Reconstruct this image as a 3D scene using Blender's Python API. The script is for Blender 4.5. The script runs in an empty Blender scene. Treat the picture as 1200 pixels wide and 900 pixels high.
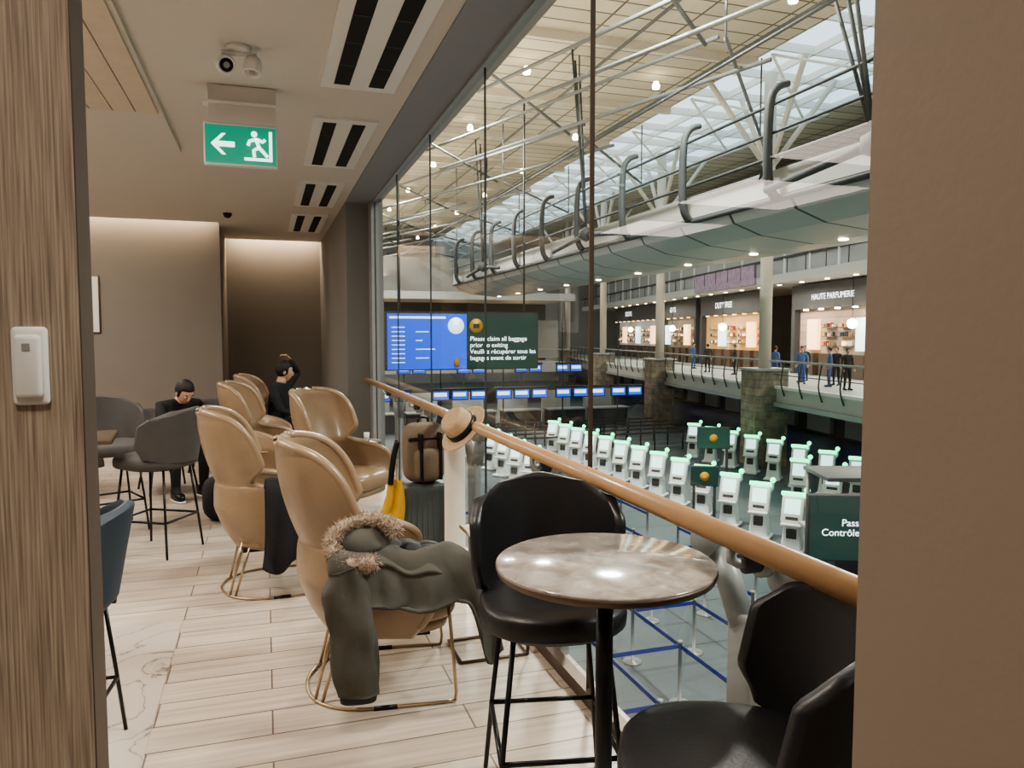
import bpy, bmesh, math, random
from mathutils import Vector, Matrix, noise
random.seed(7)
S=bpy.context.scene
COL=S.collection
pi=math.pi
# ------------------------------------------------------------------ materials
def mat(name,col,rough=.5,metal=0,emit=None,es=0,var=.08,scale=12,bump=0,bscale=None,coat=0,sheen=0):
    m=bpy.data.materials.new(name); m.use_nodes=True
    n=m.node_tree.nodes; l=m.node_tree.links
    p=n['Principled BSDF']
    p.inputs['Roughness'].default_value=rough; p.inputs['Metallic'].default_value=metal
    p.inputs['Coat Weight'].default_value=coat
    p.inputs['Sheen Weight'].default_value=sheen
    tc=n.new('ShaderNodeTexCoord')
    nz=n.new('ShaderNodeTexNoise'); nz.inputs['Scale'].default_value=scale; nz.inputs['Detail'].default_value=5
    l.new(tc.outputs['Object'],nz.inputs['Vector'])
    mx=n.new('ShaderNodeMix'); mx.data_type='RGBA'
    mx.inputs[6].default_value=(*[c*(1-var) for c in col],1)
    mx.inputs[7].default_value=(*[min(1,c*(1+var)) for c in col],1)
    l.new(nz.outputs['Fac'],mx.inputs[0]); l.new(mx.outputs[2],p.inputs['Base Color'])
    if emit:
        p.inputs['Emission Color'].default_value=(*emit,1); p.inputs['Emission Strength'].default_value=es
    if bump:
        n2=n.new('ShaderNodeTexNoise'); n2.inputs['Scale'].default_value=bscale or scale*4; n2.inputs['Detail'].default_value=4
        l.new(tc.outputs['Object'],n2.inputs['Vector'])
        b=n.new('ShaderNodeBump'); b.inputs['Strength'].default_value=bump; b.inputs['Distance'].default_value=.01
        l.new(n2.outputs['Fac'],b.inputs['Height']); l.new(b.outputs['Normal'],p.inputs['Normal'])
    return m
def nodes(m): return m.node_tree.nodes,m.node_tree.links,m.node_tree.nodes['Principled BSDF']
def brickmat(name,c1,c2,mort,bw,rh,ms,rough,swap=None,off=.5,streak=0,bump=.2,streakscale=(1.5,30,30)):
    m=mat(name,c1,rough); n,l,p=nodes(m)
    tc=n.new('ShaderNodeTexCoord'); mp=n.new('ShaderNodeMapping')
    if swap: mp.inputs['Rotation'].default_value=swap
    l.new(tc.outputs['Object'],mp.inputs[0])
    b=n.new('ShaderNodeTexBrick'); l.new(mp.outputs[0],b.inputs['Vector'])
    b.offset=off
    b.inputs['Color1'].default_value=(*c1,1); b.inputs['Color2'].default_value=(*c2,1); b.inputs['Mortar'].default_value=(*mort,1)
    b.inputs['Scale'].default_value=1; b.inputs['Brick Width'].default_value=bw; b.inputs['Row Height'].default_value=rh
    b.inputs['Mortar Size'].default_value=ms; b.inputs['Mortar Smooth'].default_value=.1
    out=b.outputs['Color']
    if streak:
        mp2=n.new('ShaderNodeMapping'); mp2.inputs['Scale'].default_value=streakscale
        l.new(tc.outputs['Object'],mp2.inputs[0])
        nz=n.new('ShaderNodeTexNoise'); nz.inputs['Scale'].default_value=1; nz.inputs['Detail'].default_value=6
        l.new(mp2.outputs[0],nz.inputs['Vector'])
        rp=n.new('ShaderNodeMapRange'); rp.inputs[1].default_value=.3; rp.inputs[2].default_value=.7
        rp.inputs[3].default_value=1-streak; rp.inputs[4].default_value=1+streak*.4
        l.new(nz.outputs['Fac'],rp.inputs[0])
        vm=n.new('ShaderNodeVectorMath'); vm.operation='SCALE'
        l.new(out,vm.inputs[0]); l.new(rp.outputs[0],vm.inputs['Scale']); out=vm.outputs[0]
    l.new(out,p.inputs['Base Color'])
    bp=n.new('ShaderNodeBump'); bp.inputs['Strength'].default_value=bump; bp.inputs['Distance'].default_value=.004; bp.invert=True
    l.new(b.outputs['Fac'],bp.inputs['Height']); l.new(bp.outputs['Normal'],p.inputs['Normal'])
    return m
def glassmat(name,tint,refl=1.0,base=.03,graze=.8):
    m=bpy.data.materials.new(name); m.use_nodes=True
    n=m.node_tree.nodes; l=m.node_tree.links; n.clear()
    o=n.new('ShaderNodeOutputMaterial'); t=n.new('ShaderNodeBsdfTransparent'); t.inputs[0].default_value=(*tint,1)
    g=n.new('ShaderNodeBsdfGlossy'); g.inputs['Roughness'].default_value=0.0; g.inputs[0].default_value=(refl,refl,refl,1)
    lw=n.new('ShaderNodeLayerWeight'); lw.inputs[0].default_value=.5
    pw=n.new('ShaderNodeMath'); pw.operation='POWER'; pw.inputs[1].default_value=5
    l.new(lw.outputs['Facing'],pw.inputs[0])
    ma=n.new('ShaderNodeMath'); ma.operation='MULTIPLY_ADD'; ma.inputs[1].default_value=graze; ma.inputs[2].default_value=base
    l.new(pw.outputs[0],ma.inputs[0])
    mx=n.new('ShaderNodeMixShader'); l.new(ma.outputs[0],mx.inputs[0]); l.new(t.outputs[0],mx.inputs[1]); l.new(g.outputs[0],mx.inputs[2])
    l.new(mx.outputs[0],o.inputs[0]); return m
def emis(name,col,s): return mat(name,col,.4,0,col,s,var=.02)

M_ceil=mat('ceiling_paint',(.65,.62,.575),.85,var=.02)
M_strip=mat('soffit_grey',(.27,.285,.31),.6,var=.03)
M_taupe=mat('wall_taupe',(.235,.217,.195),.8,var=.04,scale=3)
M_pier=mat('pier_grey',(.23,.23,.225),.7,var=.03)
M_brown=mat('plaster_brown',(.235,.185,.142),.75,var=.04,scale=2,bump=.05,bscale=60)
M_white=mat('white_plastic',(.80,.80,.78),.4,var=.02)
M_kiosk=mat('kiosk_white',(.88,.92,.93),.35,var=.02)
M_black=mat('black_metal',(.012,.012,.014),.35,.3)
M_dark=mat('dark_slot',(.01,.01,.01),.8)
M_leather=mat('tan_leather',(.30,.215,.138),.30,var=.2,scale=5,bump=.12,bscale=45,coat=.15)
M_brass=mat('brass',(.50,.39,.27),.3,.9)
M_bronze=mat('bronze_frame',(.13,.095,.07),.4,.5)
M_edge=mat('screen_edge',(.10,.075,.055),.6)
M_blkleather=mat('black_leather',(.014,.014,.016),.42,var=.15,bump=.08,bscale=80)
M_greyfab=mat('grey_fabric',(.075,.07,.068),.75,bump=.2,bscale=200)
M_bluefab=mat('blue_fabric',(.03,.05,.07),.6,bump=.1,bscale=200)
M_cloth=mat('charcoal_cloth',(.012,.012,.015),.85,var=.3,bump=.3,bscale=60)
M_skin=mat('skin',(.50,.30,.21),.55,var=.06)
M_hair=mat('hair',(.012,.009,.008),.6,var=.4,scale=60,bump=.5,bscale=150)
M_parka=mat('parka_olive',(.088,.085,.072),.85,var=.25,scale=8,bump=.35,bscale=18)
M_parkain=mat('parka_lining',(.014,.016,.02),.6,var=.3,bump=.5,bscale=25)
M_fur=mat('fur_trim',(.40,.32,.25),.9,var=.5,scale=40)
M_rail=mat('oak_rail',(.49,.31,.165),.32,var=.15,scale=9,coat=.3)
M_steel=mat('painted_steel',(.36,.38,.38),.4,.2)
M_steeld=mat('dark_steel',(.05,.06,.065),.7,0)
M_truss=mat('truss_steel',(.13,.14,.14),.7,0)
M_cream=mat('cream_post',(.66,.60,.52),.5)
M_straw=mat('straw',(.50,.36,.22),.8,var=.25,scale=60,bump=.3,bscale=120)
M_khaki=mat('khaki_bag',(.17,.13,.09),.75,var=.2,bump=.3)
M_yellow=mat('yellow_cloth',(.60,.35,.04),.7,var=.15,bump=.3,bscale=20)
M_suit=mat('suitcase_shell',(.09,.11,.11),.4)
M_glass=glassmat('window_glass',(.925,.955,.96),.8,.03)
M_glass2=glassmat('hall_glass',(.82,.89,.90),.25,.01,.25)
M_panelwhite=mat('fascia_panel',(.43,.44,.42),.5,var=.05)
# floor planks
M_floor=brickmat('floor_planks',(.60,.52,.435),(.50,.425,.35),(.17,.13,.10),1.25,.205,.0038,.34,None,.37,.26,.3)
# marble tile with veins
M_marble=mat('marble_tile',(.66,.62,.57),.25); n,l,p=nodes(M_marble)
tc=n.new('ShaderNodeTexCoord'); nz=n.new('ShaderNodeTexNoise'); nz.inputs['Scale'].default_value=1.1; nz.inputs['Detail'].default_value=9; nz.inputs['Distortion'].default_value=2.2
l.new(tc.outputs['Object'],nz.inputs['Vector']); cr=n.new('ShaderNodeValToRGB')
e=cr.color_ramp.elements; e[0].position=.47; e[0].color=(.56,.50,.44,1); e[1].position=.53; e[1].color=(.56,.50,.44,1)
x=e.new(.497); x.color=(.52,.46,.40,1); x=e.new(.501); x.color=(.10,.085,.07,1); x=e.new(.507); x.color=(.52,.46,.40,1)
l.new(nz.outputs['Fac'],cr.inputs[0]); l.new(cr.outputs[0],p.inputs['Base Color'])
# table marble
M_tmarble=mat('table_marble',(.3,.26,.23),.14,coat=.3); n,l,p=nodes(M_tmarble)
tc=n.new('ShaderNodeTexCoord'); nz=n.new('ShaderNodeTexNoise'); nz.inputs['Scale'].default_value=13; nz.inputs['Detail'].default_value=10; nz.inputs['Distortion'].default_value=.6
l.new(tc.outputs['Object'],nz.inputs['Vector']); cr=n.new('ShaderNodeValToRGB')
e=cr.color_ramp.elements; e[0].position=.33; e[0].color=(.21,.18,.16,1); e[1].position=.68; e[1].color=(.46,.42,.385,1)
x=e.new(.5); x.color=(.33,.295,.265,1)
l.new(nz.outputs['Fac'],cr.inputs[0]); l.new(cr.outputs[0],p.inputs['Base Color'])
# vertical grain wood
M_wood=mat('ribbed_wood',(.3,.22,.15),.6); n,l,p=nodes(M_wood)
tc=n.new('ShaderNodeTexCoord'); mp=n.new('ShaderNodeMapping'); mp.inputs['Scale'].default_value=(380,380,7)
l.new(tc.outputs['Object'],mp.inputs[0]); nz=n.new('ShaderNodeTexNoise'); nz.inputs['Scale'].default_value=1; nz.inputs['Detail'].default_value=3; nz.inputs['Distortion'].default_value=.2
l.new(mp.outputs[0],nz.inputs['Vector']); cr=n.new('ShaderNodeValToRGB'); e=cr.color_ramp.elements
e[0].position=.3; e[0].color=(.22,.175,.135,1); e[1].position=.7; e[1].color=(.52,.435,.35,1)
l.new(nz.outputs['Fac'],cr.inputs[0]); l.new(cr.outputs[0],p.inputs['Base Color'])
bp=n.new('ShaderNodeBump'); bp.inputs['Strength'].default_value=.4; bp.inputs['Distance'].default_value=.001
l.new(nz.outputs['Fac'],bp.inputs['Height']); l.new(bp.outputs[0],p.inputs['Normal'])
M_slat=mat('slat_wood',(.66,.57,.47),.6)
# hall
M_hfloor=brickmat('hall_carpet',(.08,.11,.125),(.10,.135,.15),(.045,.06,.07),2,2,.03,.5,None,0,.25,.05,(.4,.4,.4))
M_roof=brickmat('roof_panels',(.66,.61,.48),(.54,.49,.38),(.15,.13,.10),3.0,1.0,.05,.8,None,0,0,.1)
M_soffit=brickmat('bridge_soffit',(.52,.52,.49),(.49,.49,.46),(.04,.05,.05),30,2.6,.06,.4,None,0,0,.1)
M_stone=brickmat('stone_cladding',(.40,.32,.24),(.22,.20,.17),(.10,.09,.08),.6,.35,.01,.7,(pi/2,0,0),.5,.5,.3,(3,3,3))
M_hwall=mat('hall_wall',(.34,.35,.34),.7)
M_hdark=mat('hall_dark',(.05,.055,.06),.6)
M_green=emis('green_light',(.10,.95,.45),3.0)
M_screen=emis('pale_screen',(.65,.92,.88),1.5)
M_blue=emis('blue_screen',(.025,.10,.72),1.15)
M_dgreen=mat('dark_panel',(.02,.05,.045),.3,0,(.02,.06,.05),.5)
M_txt=emis('white_text',(.9,.95,1),1.6)
M_lamp=emis('lamp_glow',(1,.8,.55),14)
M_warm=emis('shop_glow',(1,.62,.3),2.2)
M_belt=mat('blue_belt',(.03,.06,.32),.6)
M_exit=emis('exit_green',(.01,.25,.16),.7)
M_exitw=emis('exit_white',(.8,1,.9),1.6)
# ------------------------------------------------------------------ builder
class B:
    def __init__(s): s.v=[];s.f=[];s.m=[];s.sm=[];s.mats=[]
    def mi(s,m):
        if m not in s.mats: s.mats.append(m)
        return s.mats.index(m)
    def add(s,vs,fs,m,smooth=False,M=None):
        o=len(s.v); k=s.mi(m)
        for v in vs:
            v=Vector(v); s.v.append(M@v if M is not None else v)
        for f in fs: s.f.append([i+o for i in f]); s.m.append(k); s.sm.append(smooth)
    def box(s,lo,hi,m,bev=0,M=None,taper=1):
        bm=bmesh.new(); bmesh.ops.create_cube(bm,size=1)
        c=[(a+b)/2 for a,b in zip(lo,hi)]; d=[abs(b-a) for a,b in zip(lo,hi)]
        for v in bm.verts:
            t=taper if v.co.z>0 else 1
            v.co=Vector((v.co.x*d[0]*t+c[0],v.co.y*d[1]*t+c[1],v.co.z*d[2]+c[2]))
        if bev: bmesh.ops.bevel(bm,geom=bm.edges[:]+bm.verts[:],offset=min(bev,min(d)*.45),segments=3,profile=.5,affect='EDGES')
        bm.verts.index_update()
        s.add([v.co.copy() for v in bm.verts],[[v.index for v in f.verts] for f in bm.faces],m,bool(bev),M); bm.free()
    def quad(s,pts,m): s.add(pts,[[0,1,2,3]],m)
    def tube(s,pts,r,m,seg=10,closed=False,smooth_n=0,M=None,flat=1):
        P=[Vector(p) for p in pts]; R=list(r) if isinstance(r,(list,tuple)) else [r]*len(P)
        if smooth_n:
            Q=[];RR=[];N=len(P); rng=range(N if closed else N-1)
            for i in rng:
                g=(lambda k:P[k%N]) if closed else (lambda k:P[max(0,min(N-1,k))])
                p0,p1,p2,p3=g(i-1),g(i),g(i+1),g(i+2)
                for k in range(smooth_n):
                    t=k/smooth_n
                    Q.append(.5*((2*p1)+(p2-p0)*t+(2*p0-5*p1+4*p2-p3)*t*t+(3*p1-p0-3*p2+p3)*t**3)); RR.append(R[i]*(1-t)+R[(i+1)%N]*t)
            if not closed: Q.append(P[-1]);RR.append(R[-1])
            P,R=Q,RR
        n=len(P); vs=[];fs=[]; up=None
        for i in range(n):
            if closed: t=(P[(i+1)%n]-P[i-1])
            else: t=P[min(i+1,n-1)]-P[max(i-1,0)]
            t.normalize()
            if up is None:
                up=Vector((0,0,1)) if abs(t.z)<.9 else Vector((1,0,0))
            a=up-t*up.dot(t)
            if a.length<1e-4: a=Vector((1,0,0)).cross(t)
            a.normalize(); up=a; b=t.cross(a)
            for k in range(seg):
                an=2*pi*k/seg; vs.append(P[i]+(a*math.cos(an)+b*math.sin(an)*flat)*R[i])
        for i in range(n if closed else n-1):
            for k in range(seg):
                j=(i+1)%n; fs.append([i*seg+k,i*seg+(k+1)%seg,j*seg+(k+1)%seg,j*seg+k])
        if not closed: fs.append(list(range(seg))[::-1]); fs.append([(n-1)*seg+k for k in range(seg)])
        s.add(vs,fs,m,True,M)
    def lathe(s,prof,m,seg=32,M=None,smooth=True):
        vs=[];fs=[]
        for (r,z) in prof:
            for k in range(seg):
                a=2*pi*k/seg; vs.append((r*math.cos(a),r*math.sin(a),z))
        for i in range(len(prof)-1):
            for k in range(seg): fs.append([i*seg+k,i*seg+(k+1)%seg,(i+1)*seg+(k+1)%seg,(i+1)*seg+k])
        fs.append(list(range(seg))[::-1]); fs.append([(len(prof)-1)*seg+k for k in range(seg)])
        s.add(vs,fs,m,smooth,M)
    def sell(s,c,h,m,e1=.5,e2=.5,nu=24,nv=14,M=None,fn=None):
        vs=[];fs=[]
        pw=lambda a,e: math.copysign(abs(a)**e,a)
        for i in range(nv+1):
            ph=-pi/2+pi*i/nv
            for k in range(nu):
                t=2*pi*k/nu
                v=Vector((c[0]+h[0]*pw(math.cos(ph),e1)*pw(math.cos(t),e2),c[1]+h[1]*pw(math.cos(ph),e1)*pw(math.sin(t),e2),c[2]+h[2]*pw(math.sin(ph),e1)))
                if fn: v=fn(v)
                vs.append(v)
        for i in range(nv):
            for k in range(nu): fs.append([i*nu+k,i*nu+(k+1)%nu,(i+1)*nu+(k+1)%nu,(i+1)*nu+k])
        s.add(vs,fs,m,True,M)
    def shell(s,f,nu,nv,th,m,M=None,m2=None):
        P=[[Vector(f(i/nu,j/nv)) for j in range(nv+1)] for i in range(nu+1)]
        N=[[None]*(nv+1) for _ in range(nu+1)]
        for i in range(nu+1):
            for j in range(nv+1):
                a=P[min(i+1,nu)][j]-P[max(i-1,0)][j]; b=P[i][min(j+1,nv)]-P[i][max(j-1,0)]
                c=a.cross(b); N[i][j]=c.normalized() if c.length>1e-9 else Vector((0,0,1))
        W=nv+1; o=[];inn=[]
        for i in range(nu+1):
            for j in range(nv+1):
                o.append(P[i][j]+N[i][j]*th/2); inn.append(P[i][j]-N[i][j]*th/2)
        fo=[];fi=[]
        for i in range(nu):
            for j in range(nv):
                q=[i*W+j,(i+1)*W+j,(i+1)*W+j+1,i*W+j+1]; fo.append(q); fi.append(q[::-1])
        s.add(o,fo,m,True,M); s.add(inn,fi,m2 or m,True,M)
        bd=[(i,0) for i in range(nu)]+[(nu,j) for j in range(nv)]+[(i,nv) for i in range(nu,0,-1)]+[(0,j) for j in range(nv,0,-1)]
        vs=[];fs=[];n=len(bd)
        cen=lambda i,j:P[min(max(i,1),nu-1)][min(max(j,1),nv-1)]
        for (i,j) in bd:
            d=(P[i][j]-cen(i,j)); d=d.normalized() if d.length>1e-9 else Vector((0,0,0))
            for an in (0,45,90,135,180):
                a=math.radians(an); vs.append(P[i][j]+N[i][j]*th/2*math.cos(a)+d*th*.5*math.sin(a))
        for k in range(n):
            k2=(k+1)%n
            for q in range(4): fs.append([k*5+q,k*5+q+1,k2*5+q+1,k2*5+q])
        s.add(vs,fs,m,True,M)
    def obj(s,name,loc=(0,0,0),rz=0,parent=None,rot=None):
        me=bpy.data.meshes.new(name); me.from_pydata([tuple(v) for v in s.v],[],s.f)
        for m in s.mats: me.materials.append(m)
        for i,pz in enumerate(me.polygons): pz.material_index=s.m[i]; pz.use_smooth=s.sm[i]
        me.update(); o=bpy.data.objects.new(name,me); COL.objects.link(o)
        o.location=loc; o.rotation_euler=rot or (0,0,rz)
        if parent: o.parent=parent
        return o
def inst(o,name,loc,rz=0,sc=1):
    q=bpy.data.objects.new(name,o.data); COL.objects.link(q); q.location=loc; q.rotation_euler=(0,0,rz); q.scale=(sc,)*3
    return q
def simple(name,lo,hi,m,bev=0):
    b=B(); b.box(lo,hi,m,bev); return b.obj(name)
def empty(name,loc=(0,0,0),rz=0):
    e=bpy.data.objects.new(name,None); COL.objects.link(e); e.location=loc; e.rotation_euler=(0,0,rz); return e
def text(name,body,size,loc,rot,m,parent=None,align='LEFT',ext=.002):
    c=bpy.data.curves.new(name,'FONT'); c.body=body; c.size=size; c.extrude=ext; c.align_x=align; c.materials.append(m)
    o=bpy.data.objects.new(name,c); COL.objects.link(o); o.location=loc; o.rotation_euler=rot
    if parent: o.parent=parent
    return o
def sm(a,b,x):
    t=max(0,min(1,(x-a)/(b-a))); return t*t*(3-2*t)
def interp(keys,x):
    for (a,va),(b,vb) in zip(keys,keys[1:]):
        if x<=b: 
            t=sm(a,b,x); return va*(1-t)+vb*t
    return keys[-1][1]
# ------------------------------------------------------------------ camera
cd=bpy.data.cameras.new('camera'); cam=bpy.data.objects.new('camera',cd); COL.objects.link(cam)
cam.location=(0,0,1.6); cam.rotation_euler=(math.radians(90-3.7),0,math.radians(-18.2)); cd.lens=26.4; cd.sensor_width=36; cd.clip_end=500
S.camera=cam
# ------------------------------------------------------------------ room shell
simple('floor',(-4.2,-2.2,-.4),(1.42,14.6,0),M_floor)
simple('floor_marble_inlay',(-4.1,-2,0.0),(-.47,4.5,.004),M_marble)
simple('ceiling',(-4.2,-2.2,3.27),(-.62,12.05,3.42),M_ceil)
simple('ceiling_bay',(-.62,-2.2,3.27),(1.42,14.0,3.42),M_ceil)
simple('ceiling_cover',(-4.2,-2.2,3.46),(1.42,14.6,3.55),M_ceil)
simple('trim_window_soffit',(.99,.75,3.255),(1.36,9.66,3.27),M_strip)
simple('wall_left',(-4.3,-2.2,0),(-4.1,14.6,3.5),M_taupe)
simple('wall_front',(-4.2,-2.3,0),(1.42,-2.1,3.5),M_brown)
simple('wall_back',(-4.2,12.3,0),(-.62,12.5,3.46),M_taupe)
simple('wall_back_alcove',(-.75,14.3,0),(1.42,14.5,3.46),M_taupe)
simple('wall_alcove_side',(-.82,12.5,0),(-.62,14.4,3.46),M_taupe)
simple('wall_pier',(.99,9.67,0),(1.42,14.3,3.27),M_pier)
simple('wall_right',(.7,-2.1,0),(1.42,.742,3.27),M_brown)
simple('baseboard_back',(-4.1,12.27,0),(-.62,12.3,.1),M_bronze)
b=B(); b.box((-2.2,1.0,0),(-.2065,1.066,3.27),M_wood); b.box((-.2085,1.0005,0),(-.205,1.068,3.27),M_edge); b.obj('wall_wood_screen')
b=B(); b.box((-.0185,-.012,-.045),(.0185,0,.045),M_white,.006); b.box((-.014,-.022,-.036),(.014,-.010,.036),M_white,.008); b.box((-.004,-.0235,.018),(.004,-.0215,.026),M_steel)
b.obj('wall_sensor',(-.2565,1.0,1.565))
b=B(); b.box((-.2,-.03,-.42),(.2,0,.42),M_bronze,.01); b.box((-.18,-.034,-.4),(.18,-.029,.4),M_white); b.box((-.1,-.036,-.2),(.1,-.033,.2),M_taupe); b.obj('picture_frame',(-2.46,12.3,2.05))
# window wall
yl=[.742,1.32,2.93,4.53,6.15,7.77,9.4]
for i,(a,c) in enumerate(zip(yl,yl[1:])):
    b=B(); b.quad([(1.316,a+.008,.06),(1.316,a+.008,3.26),(1.316,c-.008,3.26),(1.316,c-.008,.06)],M_glass); b.obj('window_%d'%(i+1))
b=B()
for y in yl[1:]:
    if y<4: b.box((1.306,y-.004,.05),(1.326,y+.004,3.27),M_bronze)
    else: b.box((1.309,y-.004,.05),(1.321,y+.004,3.27),M_steeld)
b.box((1.29,.742,0),(1.345,9.67,.06),M_bronze); b.box((1.29,.742,3.235),(1.345,9.67,3.27),M_steel)
b.box((1.27,9.4,0),(1.40,9.67,3.27),M_steel)
b.obj('trim_window_frame')
# ceiling details
b=B()
for (y0,y1) in ((2.9,5.15),(6.1,7.6),(8.6,10.0),(10.9,12.5)):
    b.box((.385,y0-.1,3.25),(.875,y1+.1,3.27),M_white)
    for (x0,x1) in ((.465,.565),(.69,.79)):
        b.box((x0,y0,3.245),(x1,y1,3.251),M_dark)
        n_=int((y1-y0)/.45)
        for k in range(1,n_+1):
            yy=y0+(y1-y0)*k/(n_+1); b.box((x0,yy-.006,3.242),(x1,yy+.006,3.246),M_steeld)
b.obj('air_vent')
b=B(); b.box((-2.6,2.2,3.235),(-.68,7.45,3.27),M_ceil)
for k in range(12):
    x0=-2.5+.15*k; 
    if x0<-.75: b.box((x0,2.3,3.215),(x0+.142,6.15,3.236),M_slat)
b.obj('ceiling_slat_panel')
# ceiling spot fixture
b=B(); b.lathe([(.0,.0),(.075,.0),(.075,-.025),(.07,-.03),(0,-.03)][::-1],M_white)
b.box((-.10,-.02,-.055),(.10,.02,-.03),M_white,.005)
for sx,tilt in ((-.075,.5),(.075,-.2)):
    T=Matrix.Translation((sx,-.02,-.11))@(Matrix.Rotation(-1.15,4,'X') if sx<0 else Matrix.Rotation(-.3,4,'X'))@Matrix.Rotation(-tilt*.5,4,'Y')
    b.lathe([(0,.06),(.03,.06),(.045,.045),(.052,.01),(.052,-.045),(.046,-.05),(.042,-.035),(0,-.03)][::-1],M_white,24,T)
    b.lathe([(0,-.031),(.038,-.033),(.038,-.035),(0,-.035)][::-1],M_dark if sx<0 else M_slat,20,T)
    b.lathe([(0,-.036),(.018,-.037),(.018,-.04),(0,-.04)][::-1],M_steel,16,T)
b.obj('ceiling_spotlight',(-.11,4.75,3.27))
for (x,y) in ((-1.9,9.3),(-.45,11.1)):
    b=B(); b.lathe([(0,0),(.06,0),(.055,-.03),(.035,-.06),(0,-.07)][::-1],M_white if x<-1 else M_black); b.obj('smoke_detector',(x,y,3.27))
# exit sign
E=empty('exit_sign',(-.125,5.5,2.88))
b=B(); b.box((-.235,-.03,-.14),(.235,.03,.14),M_white,.006); b.box((-.225,-.034,-.125),(.225,-.029,.125),M_exit); b.box((-.225,.029,-.125),(.225,.034,.125),M_exit)
b.box((-.20,-.04,.14),(.23,.04,.385),M_ceil); b.box((-.235,-.05,.26),(.235,.05,.28),M_white)
b.obj('housing',parent=E)
b=B()
def poly(pts,y,m):
    vs=[(x,y,z) for x,z in pts]; b.add(vs,[list(range(len(pts)))],m)
for sgn,yy in ((1,-.0365),(-1,.0365)):
    yq=yy
    poly([(-.19,0),(-.12,.07),(-.095,.07),(-.145,.018),(-.04,.018),(-.04,-.018),(-.145,-.018),(-.095,-.07),(-.12,-.07)],yq,M_exitw)
    poly([(.02,-.10),(.20,-.10),(.20,.10),(.18,.10),(.18,-.08),(.02,-.08)],yq,M_exitw)
    b.lathe([(0,0),(.02,0),(.02,.001),(0,.001)],M_exitw,14,Matrix.Translation((.085,yq,.078))@Matrix.Rotation(pi/2,4,'X'))
    for pts in ([(.095,.05),(.115,-.01)],[(.115,-.01),(.08,-.03),(.085,-.075)],[(.115,-.01),(.145,-.04),(.17,-.07)],[(.095,.045),(.055,.03),(.045,.0)],[(.10,.045),(.14,.03),(.155,.045)]):
        b.tube([(x,yq,z) for x,z in pts],.011,M_exitw,6)
b.obj('pictogram',parent=E)
# ------------------------------------------------------------------ hand rail
b=B()
b.tube([(1.2,.76,1.05),(1.2,9.6,1.05)],.033,M_rail,20)
b.tube([(1.2,9.6,1.05),(1.27,9.66,1.05)],.03,M_steel,12)
for y in (1.73,3.33,4.93,6.53,8.13):
    b.tube([(1.2,y,1.03),(1.2,y,.985),(1.22,y,.975),(1.31,y,.975)],.014,M_steel,10)
    b.tube([(1.24,y,.975),(1.30,y,.975)],.03,M_steeld,16)
    b.tube([(1.285,y,.975),(1.31,y,.975)],.045,M_steel,18)
b.obj('hand_rail')
b=B()
for y in (1.73,3.33,4.93,6.53,8.13):
    yc=y+.17
    for s_ in (-1,1):
        b.tube([(1.40,yc+s_*.20,.93),(1.40,yc+s_*.05,.70)],.042,M_steel,14)
        b.tube([(1.33,yc+s_*.20,.93),(1.42,yc+s_*.20,.93)],.05,M_steel,16)
    b.box((1.37,yc-.095,-.35),(1.42,yc+.095,.74),M_steel,.012)
    b.tube([(1.325,y,.975),(1.41,y,.965)],.022,M_steel,10)
b.obj('rail_support_bracket')
b=B(); b.lathe([(0,0),(.085,0),(.085,.02),(.068,.03),(.066,.91),(.06,.935),(0,.94)],M_cream,32); b.obj('bollard_post',(1.13,4.60,0))
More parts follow.
